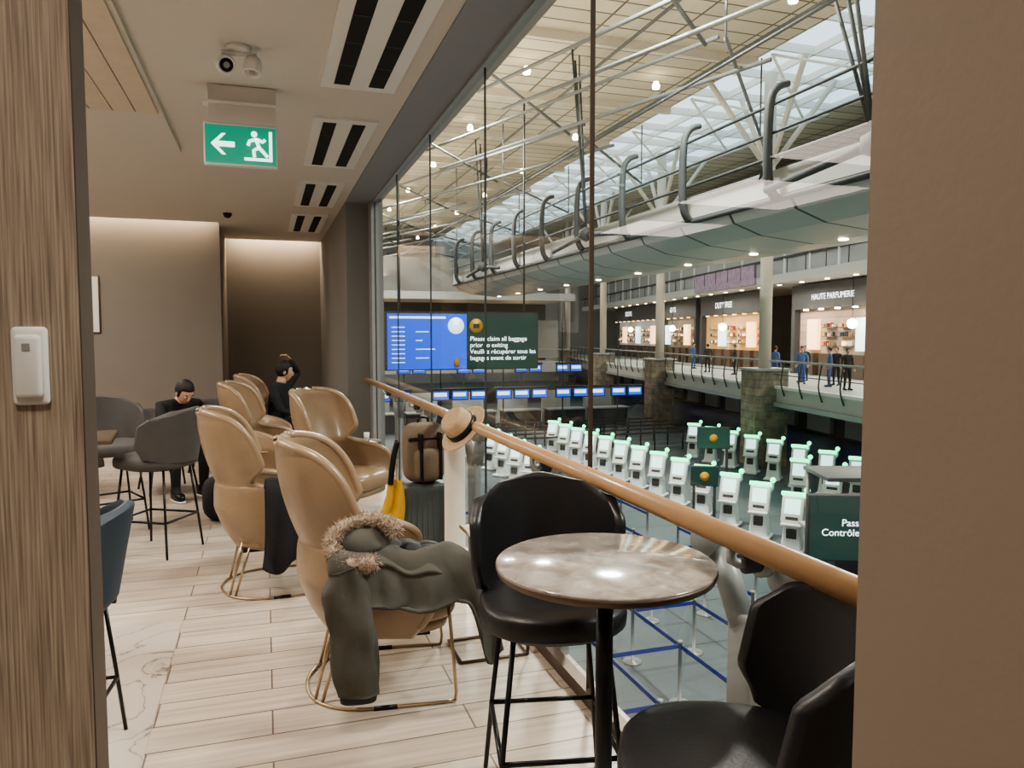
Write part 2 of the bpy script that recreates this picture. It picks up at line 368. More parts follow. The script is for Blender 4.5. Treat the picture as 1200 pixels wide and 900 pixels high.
# ------------------------------------------------------------------ wing chairs
def make_wing():
    b=B()
    def prof(w):
        # returns z, half arc length L, radius R
        if w<.28:
            t=w/.28; return .30+.24*t,.50+.25*math.sin(t*pi/2),.24+.10*math.sin(t*pi/2)
        if w<.50:
            t=(w-.28)/.22; ps=t*pi/2
            return .54+.12*math.sin(ps)**1.0+.03*t*t,.345+.405*max(0,math.cos(ps))**.9,.34-.05*t
        t=(w-.50)/.50; ph0=math.radians(-46); ph=ph0+(pi/2-.04-ph0)*t
        L=.50*max(0,math.cos(ph))**.62
        L=L if t>.25 else L*(sm(0,.25,t))+.345*(1-sm(0,.25,t))
        return .885+.25*math.sin(ph)+.0*t,L,.29+.02*math.sin(min(1,t*1.3)*pi)
    def f(u,w):
        z,L,R=prof(w); s=(u*2-1)*L; a=s/R
        if abs(a)<=pi/2: x=-R*math.cos(a); y=R*math.sin(a)
        else: x=abs(s)-R*pi/2; y=math.copysign(R+.045*min(1,x/.2)*(1-sm(.4,.55,w)),s)
        k=.12*sm(.5,.7,w); x=x*(1-k)-R*k
        x-=.24*max(0,z-.48)+.01
        return (x,y,z)
    b.shell(f,48,64,.042,M_leather)
    for s_ in (0,1):
        b.tube([Vector(f(s_,k/60)) for k in range(4,60)],.0245,M_leather,10)
    b.sell((.03,0,.405),(.30,.285,.085),M_leather,.55,.5,36,16)
    b.sell((.02,0,.325),(.28,.26,.05),M_leather,.5,.55,32,10)
    r=.0075
    pts=[(.30,-.31,r)]+[(.0,-.315,r),(-.18,-.29,r),(-.30,-.19,r),(-.35,0,r),(-.30,.19,r),(-.18,.29,r),(0,.315,r)]+[(.30,.31,r)]
    b.tube(pts,r,M_brass,8,smooth_n=6)
    for s_ in (-1,1):
        b.tube([(.30,s_*.31,r),(.305,s_*.315,.05),(.265,s_*.37,.48)],r,M_brass,8)
        b.tube([(.265,s_*.37,.48),(.2,s_*.375,.51),(-.05,s_*.37,.50)],r,M_brass,8,smooth_n=4)
        b.tube([(-.27,s_*.225,r),(-.17,s_*.22,.34)],r,M_brass,8)
        b.tube([(-.30,s_*.19,r),(-.22,s_*.19,.34)],r,M_brass,8)
        b.tube([(-.05,s_*.315,r),(.05,s_*.315,r)],.011,M_black,8)
    b.box((-.22,-.22,.275),(.2,.22,.30),M_black)
    return b.obj('wing_armchair',(.50,3.45,0),math.radians(-7))
wc=make_wing()
inst(wc,'wing_armchair.001',(.06,5.02,0),math.radians(2))
inst(wc,'wing_armchair.002',(.62,6.35,0),math.radians(-42))
inst(wc,'wing_armchair.003',(.02,7.75,0),math.radians(-12))
inst(wc,'wing_armchair.004',(.12,9.2,0),math.radians(-8))
# ------------------------------------------------------------------ stools
def make_stool(name,M1,loc,rz,legm=M_black,wide=1.0,lo=.72,hi=1.07):
    b=B()
    b.sell((0,0,.685),(.245*wide,.245*wide,.052),M1,.45,.8,40,14)
    b.sell((0,0,.64),(.20,.20,.02),M_black,.4,.8,24,6)
    Lk=[(0,.20),(.12,.31),(.35,.36),(.7,.36),(.88,.31),(1,.18)]
    def f(u,v):
        R=(.245+.02*v)*wide; L=interp(Lk,v)*wide; s=(u*2-1)*L; a=s/R
        z=lo-.03+(hi-lo+.03)*v-.02*abs(u*2-1)**2*sm(.6,1,v)
        x=-R*math.cos(a)-.05*v+.0; y=R*math.sin(a)
        if abs(a)>pi/2: x=(abs(s)-R*pi/2)-.05*v; y=math.copysign(R,s)
        return (x,y,z)
    b.shell(f,36,20,.04,M1)
    r=.009
    for s_ in (-1,1):
        b.tube([(.17,s_*.15,.64),(.20,s_*.185,.30),(.225,s_*.21,0.004)],r,legm,8)
        b.tube([(-.17,s_*.15,.64),(-.20,s_*.185,.30),(-.225,s_*.21,0.004)],r,legm,8)
        b.tube([(.17,s_*.15,.64),(0,s_*.17,.645),(-.17,s_*.15,.64)],r,legm,8)
        b.tube([(-.215,s_*.13,.62),(-.235,s_*.10,.75)],.012,legm,8)
    b.tube([(.204,-.19,.26),(.204,.19,.26)],r,legm,8)
    b.tube([(-.204,-.19,.26),(-.204,.19,.26)],r,legm,8)
    b.tube([(.204,.19,.26),(-.204,.19,.26)],r,legm,8); b.tube([(.204,-.19,.26),(-.204,-.19,.26)],r,legm,8)
    return b.obj(name,loc,rz)
st=make_stool('bar_stool',M_blkleather,(.905,2.32,0),math.radians(-102))
inst(st,'bar_stool.001',(.92,1.30,0),math.radians(152))
bs=make_stool('counter_stool',M_bluefab,(-.79,3.12,0),math.radians(175)); bs.scale=(.92,.92,.9)
gs=make_stool('upholstered_stool',M_greyfab,(-.78,6.05,0),math.radians(150),wide=1.1)
inst(gs,'upholstered_stool.001',(-1.22,6.85,0),math.radians(-65))
inst(gs,'upholstered_stool.002',(-1.60,5.35,0),math.radians(60))
# round pub table
b=B()
b.lathe([(0,.945),(.285,.945),(.30,.95),(.304,.962),(.304,.968)],M_bronze,64)
b.lathe([(.299,.955),(.304,.972),(.3,.975),(0,.975)],M_tmarble,64)
b.tube([(0,0,.02),(0,0,.95)],.024,M_black,20)
b.lathe([(0,0),(.22,0),(.22,.012),(.05,.03),(.03,.05),(0,.05)],M_black,40)
b.lathe([(0,.93),(.09,.935),(.09,.946),(0,.946)],M_black,24)
b.obj('pub_table',(.885,1.865,0))
b=B(); b.box((-.38,-.3,.85),(.38,.3,.885),M_bronze,.01); b.tube([(0,0,.01),(0,0,.86)],.03,M_black,14); b.lathe([(0,0),(.24,0),(.24,.012),(.04,.03),(0,.03)],M_black,30)
b.obj('counter_table',(-1.42,6.0,0),.1)
def make_lounge(loc,rz,name='tub_armchair'):
    b=B()
    def f(u,v):
        R=.30; L=.70-.25*sm(.55,1,v); s=(u*2-1)*L; a=s/R; z=.30+.50*v
        if abs(a)<=pi/2: x=-R*math.cos(a); y=R*math.sin(a)
        else: x=abs(s)-R*pi/2; y=math.copysign(R,s)
        return (x-.12*v,y,z)
    b.shell(f,36,20,.06,M_greyfab); b.sell((.02,0,.40),(.28,.26,.08),M_greyfab,.5,.5)
    for sx in (-1,1):
        for sy in (-1,1): b.tube([(sx*.2,sy*.18,.33),(sx*.25,sy*.23,.003)],.011,M_black,8)
    return b.obj(name,loc,rz)
tb=make_lounge((-.98,8.42,0),math.radians(-70))
inst(tb,'tub_armchair.001',(-.55,9.5,0),math.radians(-120))
inst(tb,'tub_armchair.002',(-1.95,8.3,0),math.radians(-40))
# ------------------------------------------------------------------ C side table + cup
b=B(); r=.009
b.tube([(-.2,-.14,r),(.14,-.14,r),(.14,.14,r),(-.2,.14,r)],r,M_bronze,8,closed=True)
for y in (-.14,.14): b.tube([(.14,y,r),(.14,y,.60)],r,M_bronze,8)
b.box((-.13,-.15,.60),(.15,.15,.615),M_slat,.004)
b.tube([(-.13,-.15,.605),(.15,-.15,.605),(.15,.15,.605),(-.13,.15,.605)],r,M_brass,8,closed=True)
b.obj('side_table',(1.08,3.60,0),math.radians(0))
b=B(); b.lathe([(0,0),(.026,0),(.036,.09),(.036,.095),(.033,.095),(.025,.01),(0,.01)],M_white,24); b.lathe([(0,.075),(.031,.075),(.031,.078),(0,.078)],M_khaki,20); b.obj('paper_cup',(1.06,3.62,.616))
b=B(); b.lathe([(0,.5),(.2,.5),(.2,.52),(0,.52)],M_bronze,36); b.tube([(0,0,.01),(0,0,.5)],.015,M_black,10); b.lathe([(0,0),(.14,0),(.14,.012),(0,.012)],M_black,30)
b.lathe([(0,.521),(.025,.521),(.03,.60),(.027,.60),(0,.53)],M_white,20,Matrix.Translation((.05,.03,0)))
b.obj('coffee_table',(.93,7.75,0))
# ------------------------------------------------------------------ parka on chair 1
def make_drape(m,m2,x0,x1,hem,inner,seed=0,fold=.016,sag=0,lift=.07,th=.018,freq=24,crisp=False):
    b=B(); 
    def f(u,v):
        x=x0+(x1-x0)*u
        h=hem(u)
        mid=.45*.4+.6*(h+.05)
        path=[(-.06,.51+inner),(-.17,.53+inner),(-.27,.61),(-.33,.665),(-.385,.665),(-.425,.60),(-.442,mid),(-.45,h)]
        t=v*(len(path)-1); i=min(int(t),len(path)-2); k=t-i
        g=lambda q:Vector(path[max(0,min(len(path)-1,q))])
        p0,p1,p2,p3=g(i-1),g(i),g(i+1),g(i+2)
        q=.5*((2*p1)+(p2-p0)*k+(2*p0-5*p1+4*p2-p3)*k*k+(3*p1-p0-3*p2+p3)*k**3)
        y,z=q.x,q.y
        w=sm(.45,1,v)
        nz=noise.noise(Vector((x*7+seed,v*3,seed))); n2=noise.noise(Vector((x*16+seed,v*8,seed+3)))
        ph=x*freq+seed+nz*4+v*2
        wave=(.5+.5*math.sin(ph)) if not crisp else abs(((ph/pi)%2)-1)
        y-=wave*fold*2.2*w+fold*.4
        z+=nz*.05*(1-w)+n2*.018*(1-w)+.01+lift*(1-u)*sm(.2,.5,v)*(1-w)
        y+=n2*.012
        s_=sm(.62,1,u); z-=sag*s_*(1-.5*w); y+=.06*s_*w
        x+=.05*w*(u-.3)+nz*.03
        return (x,y,z)
    b.shell(f,72,52,th,m,None,m2)
    return b
# olive outer shell of the coat over the arm, front edge falling past the seat corner
def hemf(u):
    return .50-.03*sm(.1,.5,u)+.03*sm(.5,.7,u)-.25*sm(.74,.90,u)+.06*sm(.93,1,u)
b=make_drape(M_parka,M_parka,-.13,.47,hemf,.0,1.3,.020,.09,.03,.014,26,True)
# open front: dark quilted lining, three soft quilted channels running along the arm
def lin(u,v):
    x=-.10+.42*u; yy=-.20-.20*v
    z=.685-.05*u+.035*math.sin(v*pi)+.012*abs(math.sin(u*pi*5))+.03*noise.noise(Vector((u*4,v*5,2)))
    return (x,yy,z-.05*sm(.8,1,v))
b.shell(lin,48,20,.03,M_parkain)
# turned-back lapel / zip edge lying over the lining
def lap(u,v):
    x=-.05+.40*u; y=-.385-.045*v+.012*math.sin(u*9); z=.70-.075*u-.035*v+.014*math.sin(u*13)-.04*sm(.8,1,u)
    return (x,y-.01,z)
b.shell(lap,36,8,.016,M_parka)
b.tube([Vector(lap(k/14,0))+Vector((0,.004,.008)) for k in range(15)],.004,M_brass,6)
# sleeve: wide flat cloth tube hanging from the shoulder, with soft vertical creases and a dark cuff
vs=[];fs=[];NS=28;NV=34
for j in range(NV+1):
    v=j/NV; z=.67-.52*v; cx=-.155+.045*v; cy=-.465-.02*math.sin(v*2.5)
    wx=(.062+.035*sm(0,.18,v)-.012*v); wy=.036-.006*v
    for k in range(NS):
        a=2*pi*k/NS; nz=noise.noise(Vector((math.cos(a)*1.4,math.sin(a)*1.4,v*3.0)))
        n3=noise.noise(Vector((math.cos(a)*3+v*4,math.sin(a)*3,v*6+5)))
        rr=1+.22*nz+.10*n3
        vs.append((cx+wx*rr*math.cos(a),cy+wy*(1+.5*nz)*math.sin(a),z+.02*math.cos(a)*(1-v)))
for j in range(NV):
    for k in range(NS): fs.append([j*NS+k,j*NS+(k+1)%NS,(j+1)*NS+(k+1)%NS,(j+1)*NS+k])
fs.append(list(range(NS))); fs.append([NV*NS+k for k in range(NS)][::-1])
b.add(vs,fs,M_parka,True)
b.sell((-.112,-.477,.142),(.074,.028,.024),M_parkain,.4,.75,24,8)
# shoulder and hood body
b.sell((-.14,-.41,.665),(.10,.08,.065),M_parka,.9,.9,28,14,None,lambda v:v+Vector((.02*noise.noise(v*10),0,.04*noise.noise(v*9))))
b.sell((-.08,-.31,.725),(.12,.10,.07),M_parka,.8,.9,28,14,None,lambda v:v+Vector((.02*noise.noise(v*9),0,.045*noise.noise(v*9))))
fc=Vector((-.08,-.37,.755))
ring=[]
for k in range(13):
    a=2*pi*k/16+.3
    ring.append(fc+Vector((.135*math.cos(a),-.02+.07*math.sin(a),.075*math.sin(a)+.01*math.cos(a))))
b.tube(ring,.028,M_fur,12,smooth_n=4)
for k in range(3600):
    q=random.random()*(len(ring)-1.001); i=int(q); c=ring[i].lerp(ring[i+1],q-i)
    d=Vector((random.gauss(0,1),random.gauss(0,1),random.gauss(0,1))).normalized(); c=c+d*.022
    t=(d+Vector((random.gauss(0,.4),random.gauss(0,.4),random.gauss(0,.4)))).normalized()
    a=t.orthogonal().normalized()*.003; bb=t.cross(a)
    L=random.uniform(.016,.034)
    b.add([c+a,c-a*.5+bb*.8,c-a*.5-bb*.8,c+t*L],[[0,1,3],[1,2,3],[2,0,3]],M_fur,False)
b.obj('parka_jacket',(.50,3.45,0),math.radians(-7))
b=make_drape(M_cloth,M_cloth,-.08,.26,lambda u:.24-.05*math.sin(u*9),.03,4.1,.02)
b.sell((.08,-.12,.56),(.17,.15,.07),M_white,.8,.9,24,12,None,lambda v:v+Vector((0,0,.05*noise.noise(v*10))))
b.obj('dark_jacket',(.06,5.02,0),math.radians(2))
# ------------------------------------------------------------------ hat, bags
b=B()
b.lathe([(.055,.0),(.135,.004),(.142,.012),(.135,.012),(.086,.010),(.083,.035),(.076,.085),(.062,.108),(.03,.098),(0,.092)],M_straw,40)
b.lathe([(.089,.011),(.0885,.040),(.083,.042),(.08,.012)],M_black,40)
h=b.obj('straw_hat',(1.15,4.43,1.025)); h.rotation_euler=(math.radians(12),math.radians(-48),0); h.scale=(1.2,)*3
b=B()
b.box((-.17,-.12,.03),(.17,.12,.56),M_suit,.035)
for k in range(-3,4): b.box((k*.04-.006,-.126,.08),(k*.04+.006,-.118,.51),M_suit,.003)
for x in (-.14,.14):
    for y in (-.09,.09): b.tube([(x-.015,y,.022),(x+.015,y,.022)],.022,M_black,12)
b.obj('suitcase',(1.06,5.25,0),.1)
b=B()
b.sell((0,0,.21),(.15,.10,.21),M_khaki,.45,.6,30,20)
b.sell((0,-.10,.14),(.11,.05,.11),M_khaki,.45,.5,24,14)
b.box((-.145,-.10,.30),(.145,-.06,.325),M_black,.01)
for x in (-.07,.07): b.box((x-.012,-.157,.03),(x+.012,-.10,.36),M_black,.006)
b.tube([(-.04,.02,.41),(-.03,.02,.45),(.03,.02,.45),(.04,.02,.41)],.009,M_black,8,smooth_n=4)
for x in (-.08,.08): b.tube([(x,.09,.38),(x,.14,.3),(x,.14,.15),(x,.09,.05)],.014,M_black,8,smooth_n=4)
bp_=b.obj('travel_backpack',(1.06,5.23,.565),.15)
b=B()
def fy(u,v):
    x=-.04+.08*u; return (x+.02*math.sin(v*4)-.12*v*(1-u), -.015*math.sin(u*9+v*2)-.04*v, .40*(1-v)+.02*noise.noise(Vector((u*5,v*4,0))))
b.shell(fy,24,24,.02,M_yellow); b.tube([(-.03,-.02,.38),(-.01,.0,.55),(.02,.02,.68)],.02,M_black,8,smooth_n=4); b.obj('yellow_raincoat',(.83,5.10,.20),-.2)
b=B()
b.sell((0,0,.19),(.17,.14,.19),M_cloth,.6,.7,28,18); b.sell((0,-.12,.12),(.11,.05,.10),M_cloth,.5,.5,20,12); b.tube([(-.05,0,.37),(0,0,.42),(.05,0,.37)],.01,M_black,8,smooth_n=4)
b.tube([(.1,-.1,.3),(.2,-.16,.1),(.12,-.25,.012),(-.05,-.22,.012)],.01,M_black,8,smooth_n=4)
b.obj('backpack',(-.37,6.95,0),.3)
# ------------------------------------------------------------------ people
M_lips=mat('lips',(.36,.14,.11),.5)
def hand(b,w,d,nrm,side):
    d=Vector(d).normalized(); nrm=Vector(nrm); nrm=(nrm-d*nrm.dot(d)).normalized(); lat=d.cross(nrm)*side
    T=Matrix((( d.x,lat.x,nrm.x,w[0]),(d.y,lat.y,nrm.y,w[1]),(d.z,lat.z,nrm.z,w[2]),(0,0,0,1)))
    b.sell((.045,0,0),(.048,.040,.014),M_skin,.7,.7,18,10,T)
    for k,(L,y) in enumerate(((.070,.030),(.078,.010),(.072,-.010),(.056,-.029))):
        b.tube([(.075,y,0),(.075+L*.45,y*1.1,-.004),(.075+L*.8,y*1.12,-.020),(.075+L*.95,y*1.12,-.036)],[.0095,.0088,.008,.0062],M_skin,8,smooth_n=3,M=T)
    b.tube([(.02,.030,0),(.045,.055,-.008),(.075,.066,-.018)],[.012,.0105,.008],M_skin,8,smooth_n=3,M=T)
def person(name,loc,rz,J,E,top,leg,head,headdir,hair='short',hands=True):
    root=empty(name,loc,rz)
    me=bpy.data.meshes.new(name+'_body'); keys=list(J); idx={k:i for i,k in enumerate(keys)}
    me.from_pydata([J[k][0] for k in keys],[(idx[a],idx[c]) for a,c in E],[])
    o=bpy.data.objects.new('body',me); COL.objects.link(o); o.parent=root
    sk=o.modifiers.new('skin','SKIN'); sk.use_smooth_shade=True
    sv=me.skin_vertices[0].data
    for k in keys:
        r=J[k][1]; sv[idx[k]].radius=(r if isinstance(r,tuple) else (r,r)); sv[idx[k]].use_root=(k=='pelvis')
    ss=o.modifiers.new('sub','SUBSURF'); ss.levels=2; ss.render_levels=2
    me.materials.append(top)
    b=B()
    hc=Vector(head); fwd=Vector(headdir).normalized(); up=Vector((0,0,1)); lat=up.cross(fwd).normalized(); up=fwd.cross(lat)
    T=Matrix(((fwd.x,lat.x,up.x,hc.x),(fwd.y,lat.y,up.y,hc.y),(fwd.z,lat.z,up.z,hc.z),(0,0,0,1)))
    def hf(v):
        k=max(0,min(1,(-v.z)/.12))
        return Vector((v.x*(1-.12*k)+.012*k,v.y*(1-.32*k),v.z))
    b.sell((0,0,0),(.093,.075,.118),M_skin,1,1,24,18,T,hf)
    b.sell((.094,0,-.015),(.016,.011,.026),M_skin,1,1,10,8,T); b.sell((.086,0,-.028),(.016,.018,.009),M_skin,1,1,10,8,T)
    for s_ in (-1,1):
        b.sell((.078,s_*.030,.008),(.012,.014,.008),M_white,1,1,10,8,T); b.sell((.088,s_*.030,.008),(.004,.006,.006),M_hair,1,1,8,6,T)
        b.sell((.084,s_*.030,.026),(.008,.019,.004),M_hair,1,1,10,6,T); b.sell((-.005,s_*.076,-.005),(.018,.008,.028),M_skin,1,1,10,8,T)
    b.sell((.082,0,-.058),(.008,.022,.006),M_lips,1,1,12,6,T)
    b.tube([(-.01,0,-.07),(-.03,0,-.16)],[.052,.056],M_skin,16,M=T)
    def hh(v):
        if v.x>.04 and v.z<.06: v=Vector((.04-(v.x-.04)*.5,v.y*.97,v.z))
        return v
    b.sell((-.012,0,.028),(.098,.085,.108),M_hair,1,1,24,18,T,hh)
    if hair=='long': b.sell((-.06,0,-.07),(.045,.08,.13),M_hair,.8,.8,20,14,T)
    b.obj('head',parent=root)
    if hands:
        for s_,nm in ((1,'l'),(-1,'r')):
            w=Vector(J['wr_'+nm][0]); e=Vector(J['el_'+nm][0]); b=B(); hand(b,w,w-e,(0,0,1),-s_); b.obj('hand_'+nm,parent=root)
    b=B()
    for s_,nm in ((1,'l'),(-1,'r')):
        a=Vector(J['an_'+nm][0]); t=Vector(J['to_'+nm][0]); d=(t-a); yaw=math.atan2(d.y,d.x)
        T=Matrix.Translation((a.x,a.y,a.z-.10))@Matrix.Rotation(yaw,4,'Z')
        b.sell((.055,0,.045),(.14,.047,.043),M_black,.6,.7,22,12,T); b.sell((.055,0,.012),(.145,.05,.012),M_white,.4,.7,22,6,T)
        b.sell((-.02,0,.075),(.055,.044,.045),M_black,.7,.8,18,10,T)
    b.obj('shoes',parent=root)
    return root
E0=[('pelvis','spine'),('spine','chest'),('chest','neck')]
for nm in 'lr': E0+=[('pelvis','hip_'+nm),('hip_'+nm,'kn_'+nm),('kn_'+nm,'an_'+nm),('an_'+nm,'to_'+nm),('chest','sh_'+nm),('sh_'+nm,'el_'+nm),('el_'+nm,'wr_'+nm)]
def seated(lean=.1,arms=None,low=0):
    J={'pelvis':((0,0,.56),(.13,.15)),'spine':((lean*.4,0,.74-low*.4),(.115,.14)),'chest':((lean,0,.93-low),(.11,.16)),'neck':((lean+.03,0,1.06-low),.055)}
    for s_,nm in ((1,'l'),(-1,'r')):
        J['hip_'+nm]=((.06,s_*.10,.55),.095); J['kn_'+nm]=((.46,s_*.15,.55),.068); J['an_'+nm]=((.44,s_*.14,.10),.045); J['to_'+nm]=((.56,s_*.16,.05),.03)
        J['sh_'+nm]=((lean,s_*.19,.98-low),.065)
        J['el_'+nm]=((lean+.12,s_*.24,.74-low*.7),.048); J['wr_'+nm]=((lean+.33,s_*.10,.70-low*.3),.034)
    if arms: J.update(arms)
    return J
person('seated_person',(-.96,8.30,0),math.radians(-58),seated(.28,None,.07),E0,M_cloth,M_cloth,(.38,0,1.04),(1,.1,-.7))
person('seated_person.001',(.12,9.15,0),math.radians(-25),seated(.04,{'sh_l':((.04,.19,1.0),.065),'el_l':((.12,.34,1.16),.048),'wr_l':((.09,.14,1.31),.034)}),E0,M_cloth,M_cloth,(.10,0,1.18),(.9,.5,-.15))
# ------------------------------------------------------------------ TERMINAL HALL
HZ=-4.2; RZ=13.0
simple('hall_floor',(1.45,-12,HZ-.2),(60,115,HZ),M_hfloor)
b=B(); b.box((1.4,-12,RZ),(19.5,115,RZ+.3),M_roof); b.box((27.5,-12,RZ),(60,115,RZ+.3),M_roof)
b.obj('hall_roof')
b=B()
for y in range(-10,115,3):
    b.box((19.5,y-.06,RZ),(27.5,y+.06,RZ+.35),M_white)
for x in (19.5,21.5,23.5,25.5,27.5): b.box((x-.05,-12,RZ),(x+.05,115,RZ+.3),M_white)
for y in range(-10,112,6): 
    b.tube([(19.5,y,RZ-.2),(23.5,y+3,RZ-1.6),(27.5,y+6,RZ-.2)],.06,M_white,8)
    b.tube([(27.5,y,RZ-.2),(23.5,y+3,RZ-1.6),(19.5,y+6,RZ-.2)],.06,M_white,8)
b.obj('skylight_frame')
simple('hall_wall_side',(55,-12,HZ),(55.3,115,RZ),M_hwall)
simple('hall_wall_near',(1.45,-12.3,HZ),(60,-12,RZ),M_hwall)
simple('hall_wall_end',(1.45,90,HZ),(60,90.3,RZ),M_hwall)
b=B(); b.box((1.42,-12,HZ),(1.46,115,-.4),M_hwall); b.box((1.0,14.6,-.4),(1.45,90,RZ),M_hwall); b.box((1.42,9.7,-.4),(1.46,14.6,RZ),M_hwall); b.box((1.42,-12,3.4),(1.46,9.7,RZ),M_hwall); b.box((1.42,-12,-.4),(1.46,.7,3.4),M_hwall); b.obj('hall_wall_lounge_side')
b=B()
for y in range(6,90,7):
    b.box((1.5,y-.12,RZ-.35),(19.5,y+.12,RZ),M_cream)
for x in (4,8.5,13,17.5): b.tube([(x,0,RZ-.55),(x,90,RZ-.55)],.06,M_truss,8)
for k in range(-1,8):
    o_=10*k
    b.tube([(8.2,39.2+o_-10,11.2),(13.2,20.2+o_-10,10.6)],.07,M_truss,8)
    b.tube([(8.2,36+o_-10,9.6),(13.6,18.2+o_-10,9.3)],.07,M_truss,8)
    b.tube([(3.0,22+o_,11.6),(12.0,29+o_,9.8)],.06,M_truss,8)
    b.tube([(12,18+o_,9.6),(19,26+o_,9.6)],.06,M_truss,8)
    b.tube([(12,18+o_,9.6),(12,18+o_,12.6)],.035,M_truss,8)
    b.tube([(19,26+o_,9.6),(19,26+o_,12.6)],.035,M_truss,8)
b.tube([(12.1,0,9.0),(12.1,80,9.0)],.045,M_steeld,8)
b.obj('roof_truss')
b=B()
for y in range(10,86,9):
    for x in (4.5,10.5,16.5): b.lathe([(0,0),(.15,0),(.17,.12),(.1,.3),(0,.3)],M_lamp,16,Matrix.Translation((x,y+2,RZ-.62)))
b.obj('hall_downlight')
# bridge
b=B()
prof=[(12.4,5.4),(12.3,5.05),(12.5,4.72),(13.4,4.42),(15.2,4.25),(17,4.38),(18,4.6),(18.2,5.4)]
ys=[-8+i*2 for i in range(0,30)]
vs=[];fs=[]
for y in ys:
    for (x,z) in prof: vs.append((x,y,z))
n_=len(prof)
for i in range(len(ys)-1):
    for k in range(n_): fs.append([i*n_+k,i*n_+(k+1)%n_,(i+1)*n_+(k+1)%n_,(i+1)*n_+k])
fs.append(list(range((len(ys)-1)*n_,len(ys)*n_)))
b.add(vs,fs,M_soffit,False)
b.box((12.25,-8,5.1),(12.45,50,5.75),M_panelwhite)
b.tube([(12.25,-8,5.0),(12.25,50,5.0)],.08,M_steeld,12)
for y in range(-4,50,4):
    b.tube([(12.2,y,5.0),(11.95,y,5.5),(11.95,y,7.2),(12.15,y,7.7),(12.5,y,7.85)],[.12,.12,.11,.10,.08],M_steeld,10,smooth_n=4)
    b.tube([(12.0,y,6.3),(12.3,y+.8,5.6)],.05,M_steeld,8)
    b.lathe([(0,0),(.13,0),(.13,.03),(0,.03)],M_lamp,12,Matrix.Translation((15.2,y+1,4.22)))
for z,r in ((6.0,.045),(6.6,.04),(7.3,.045)): b.tube([(12.05,-8,z),(12.05,50,z)],r,M_steeld,8)
b.quad([(12.13,-8,5.75),(12.13,-8,7.5),(12.13,50,7.5),(12.13,50,5.75)],M_glass2)
for y in (12.5,27,41.5):
    b.lathe([(0,-.3),(.28,-.15),(.28,.15),(0,.3)],M_steeld,16,Matrix.Translation((11.9,y,5.5)))
    for dx,dy in ((0,1.5),(.2,2.6),(.5,4.2)):
        b.tube([(11.9,y,5.5),(11.9+dx*3,y+dy,13)],.045,M_steeld,8)
    b.tube([(11.9,y,5.5),(11.9,y-3,5.2)],.1,M_steeld,8); b.tube([(11.9,y,5.5),(11.9,y+3.5,5.2)],.1,M_steeld,8)
b.obj('pedestrian_bridge')
# concourse in rotated frame
ang=math.atan2(-.187,.983)
C=Matrix.Translation((21.4,28.3,0))@Matrix.Rotation(ang,4,'Z')
def cobj(b,name):
    o=b.obj(name); o.matrix_world=C; return o
b=B()
b.box((0,-30,-1.45),(26,60,-.65),M_panelwhite); b.box((-.12,-30,-1.5),(.1,60,-1.3),M_steel)
b.box((-.1,-30,-.72),(.15,60,-.6),M_white)
b.box((8,-30,HZ),(8.3,60,-1.45),M_hdark)
for i in range(22): 
    b.box((7.7,-28+4*i,HZ+.2),(7.95,-25.5+4*i,-2.0),M_panelwhite); b.box((7.65,-27.6+4*i,-2.6),(7.72,-26+4*i,-2.1),M_screen if i%3==0 else M_blue)
cobj(b,'concourse_slab')
b=B()
for i in range(60): 
    y=-30+1.5*i; b.tube([(-.02,y,-1.0),(-.18,y,-.4),(-.06,y,.45)],.035,M_steeld,6,smooth_n=3)
b.tube([(-.06,-30,.48),(-.06,60,.48)],.045,M_steel,8); b.tube([(-.12,-30,-.1),(-.12,60,-.1)],.02,M_steeld,6)
b.quad([(-.02,-30,-.6),(-.02,-30,.4),(-.02,60,.4),(-.02,60,-.6)],M_glass2)
cobj(b,'concourse_railing')
b=B()
b.box((7,-30,-.65),(7.4,-5.4,4.6),M_hdark)
b.box((5,-30,4.6),(26,60,5.1),M_panelwhite)
b.box((6.9,-30,5.1),(7.1,60,11),M_hwall)
for i in range(30): b.box((6.8,-30+3*i,5.1),(6.95,-29.85+3*i,11),M_white)
for z in (6.3,7.6,9.6): b.box((6.8,-30,z),(6.95,60,z+.12),M_steeld)
b.box((12,-5.4,-.65),(12.3,60,4.6),M_hdark)
b.box((4.9,12,4.7),(5.02,22,5.9),mat('banner',(.30,.22,.30),.6,var=.6,scale=3))
b.tube([(4.9,-30,6.0),(4.9,60,6.0)],.05,M_steeld,8)
for i in range(45): b.tube([(4.9,-30+2*i,5.1),(4.9,-30+2*i,6.0)],.03,M_steeld,6)
for i in range(26):
    b.lathe([(0,0),(.12,0),(.12,.03),(0,.03)],M_lamp,12,Matrix.Translation((5.8,-18+2.6*i,4.56)))
cobj(b,'concourse_building')
M_g1=mat('goods_red',(.45,.06,.05),.5); M_g2=mat('goods_gold',(.7,.45,.12),.4)
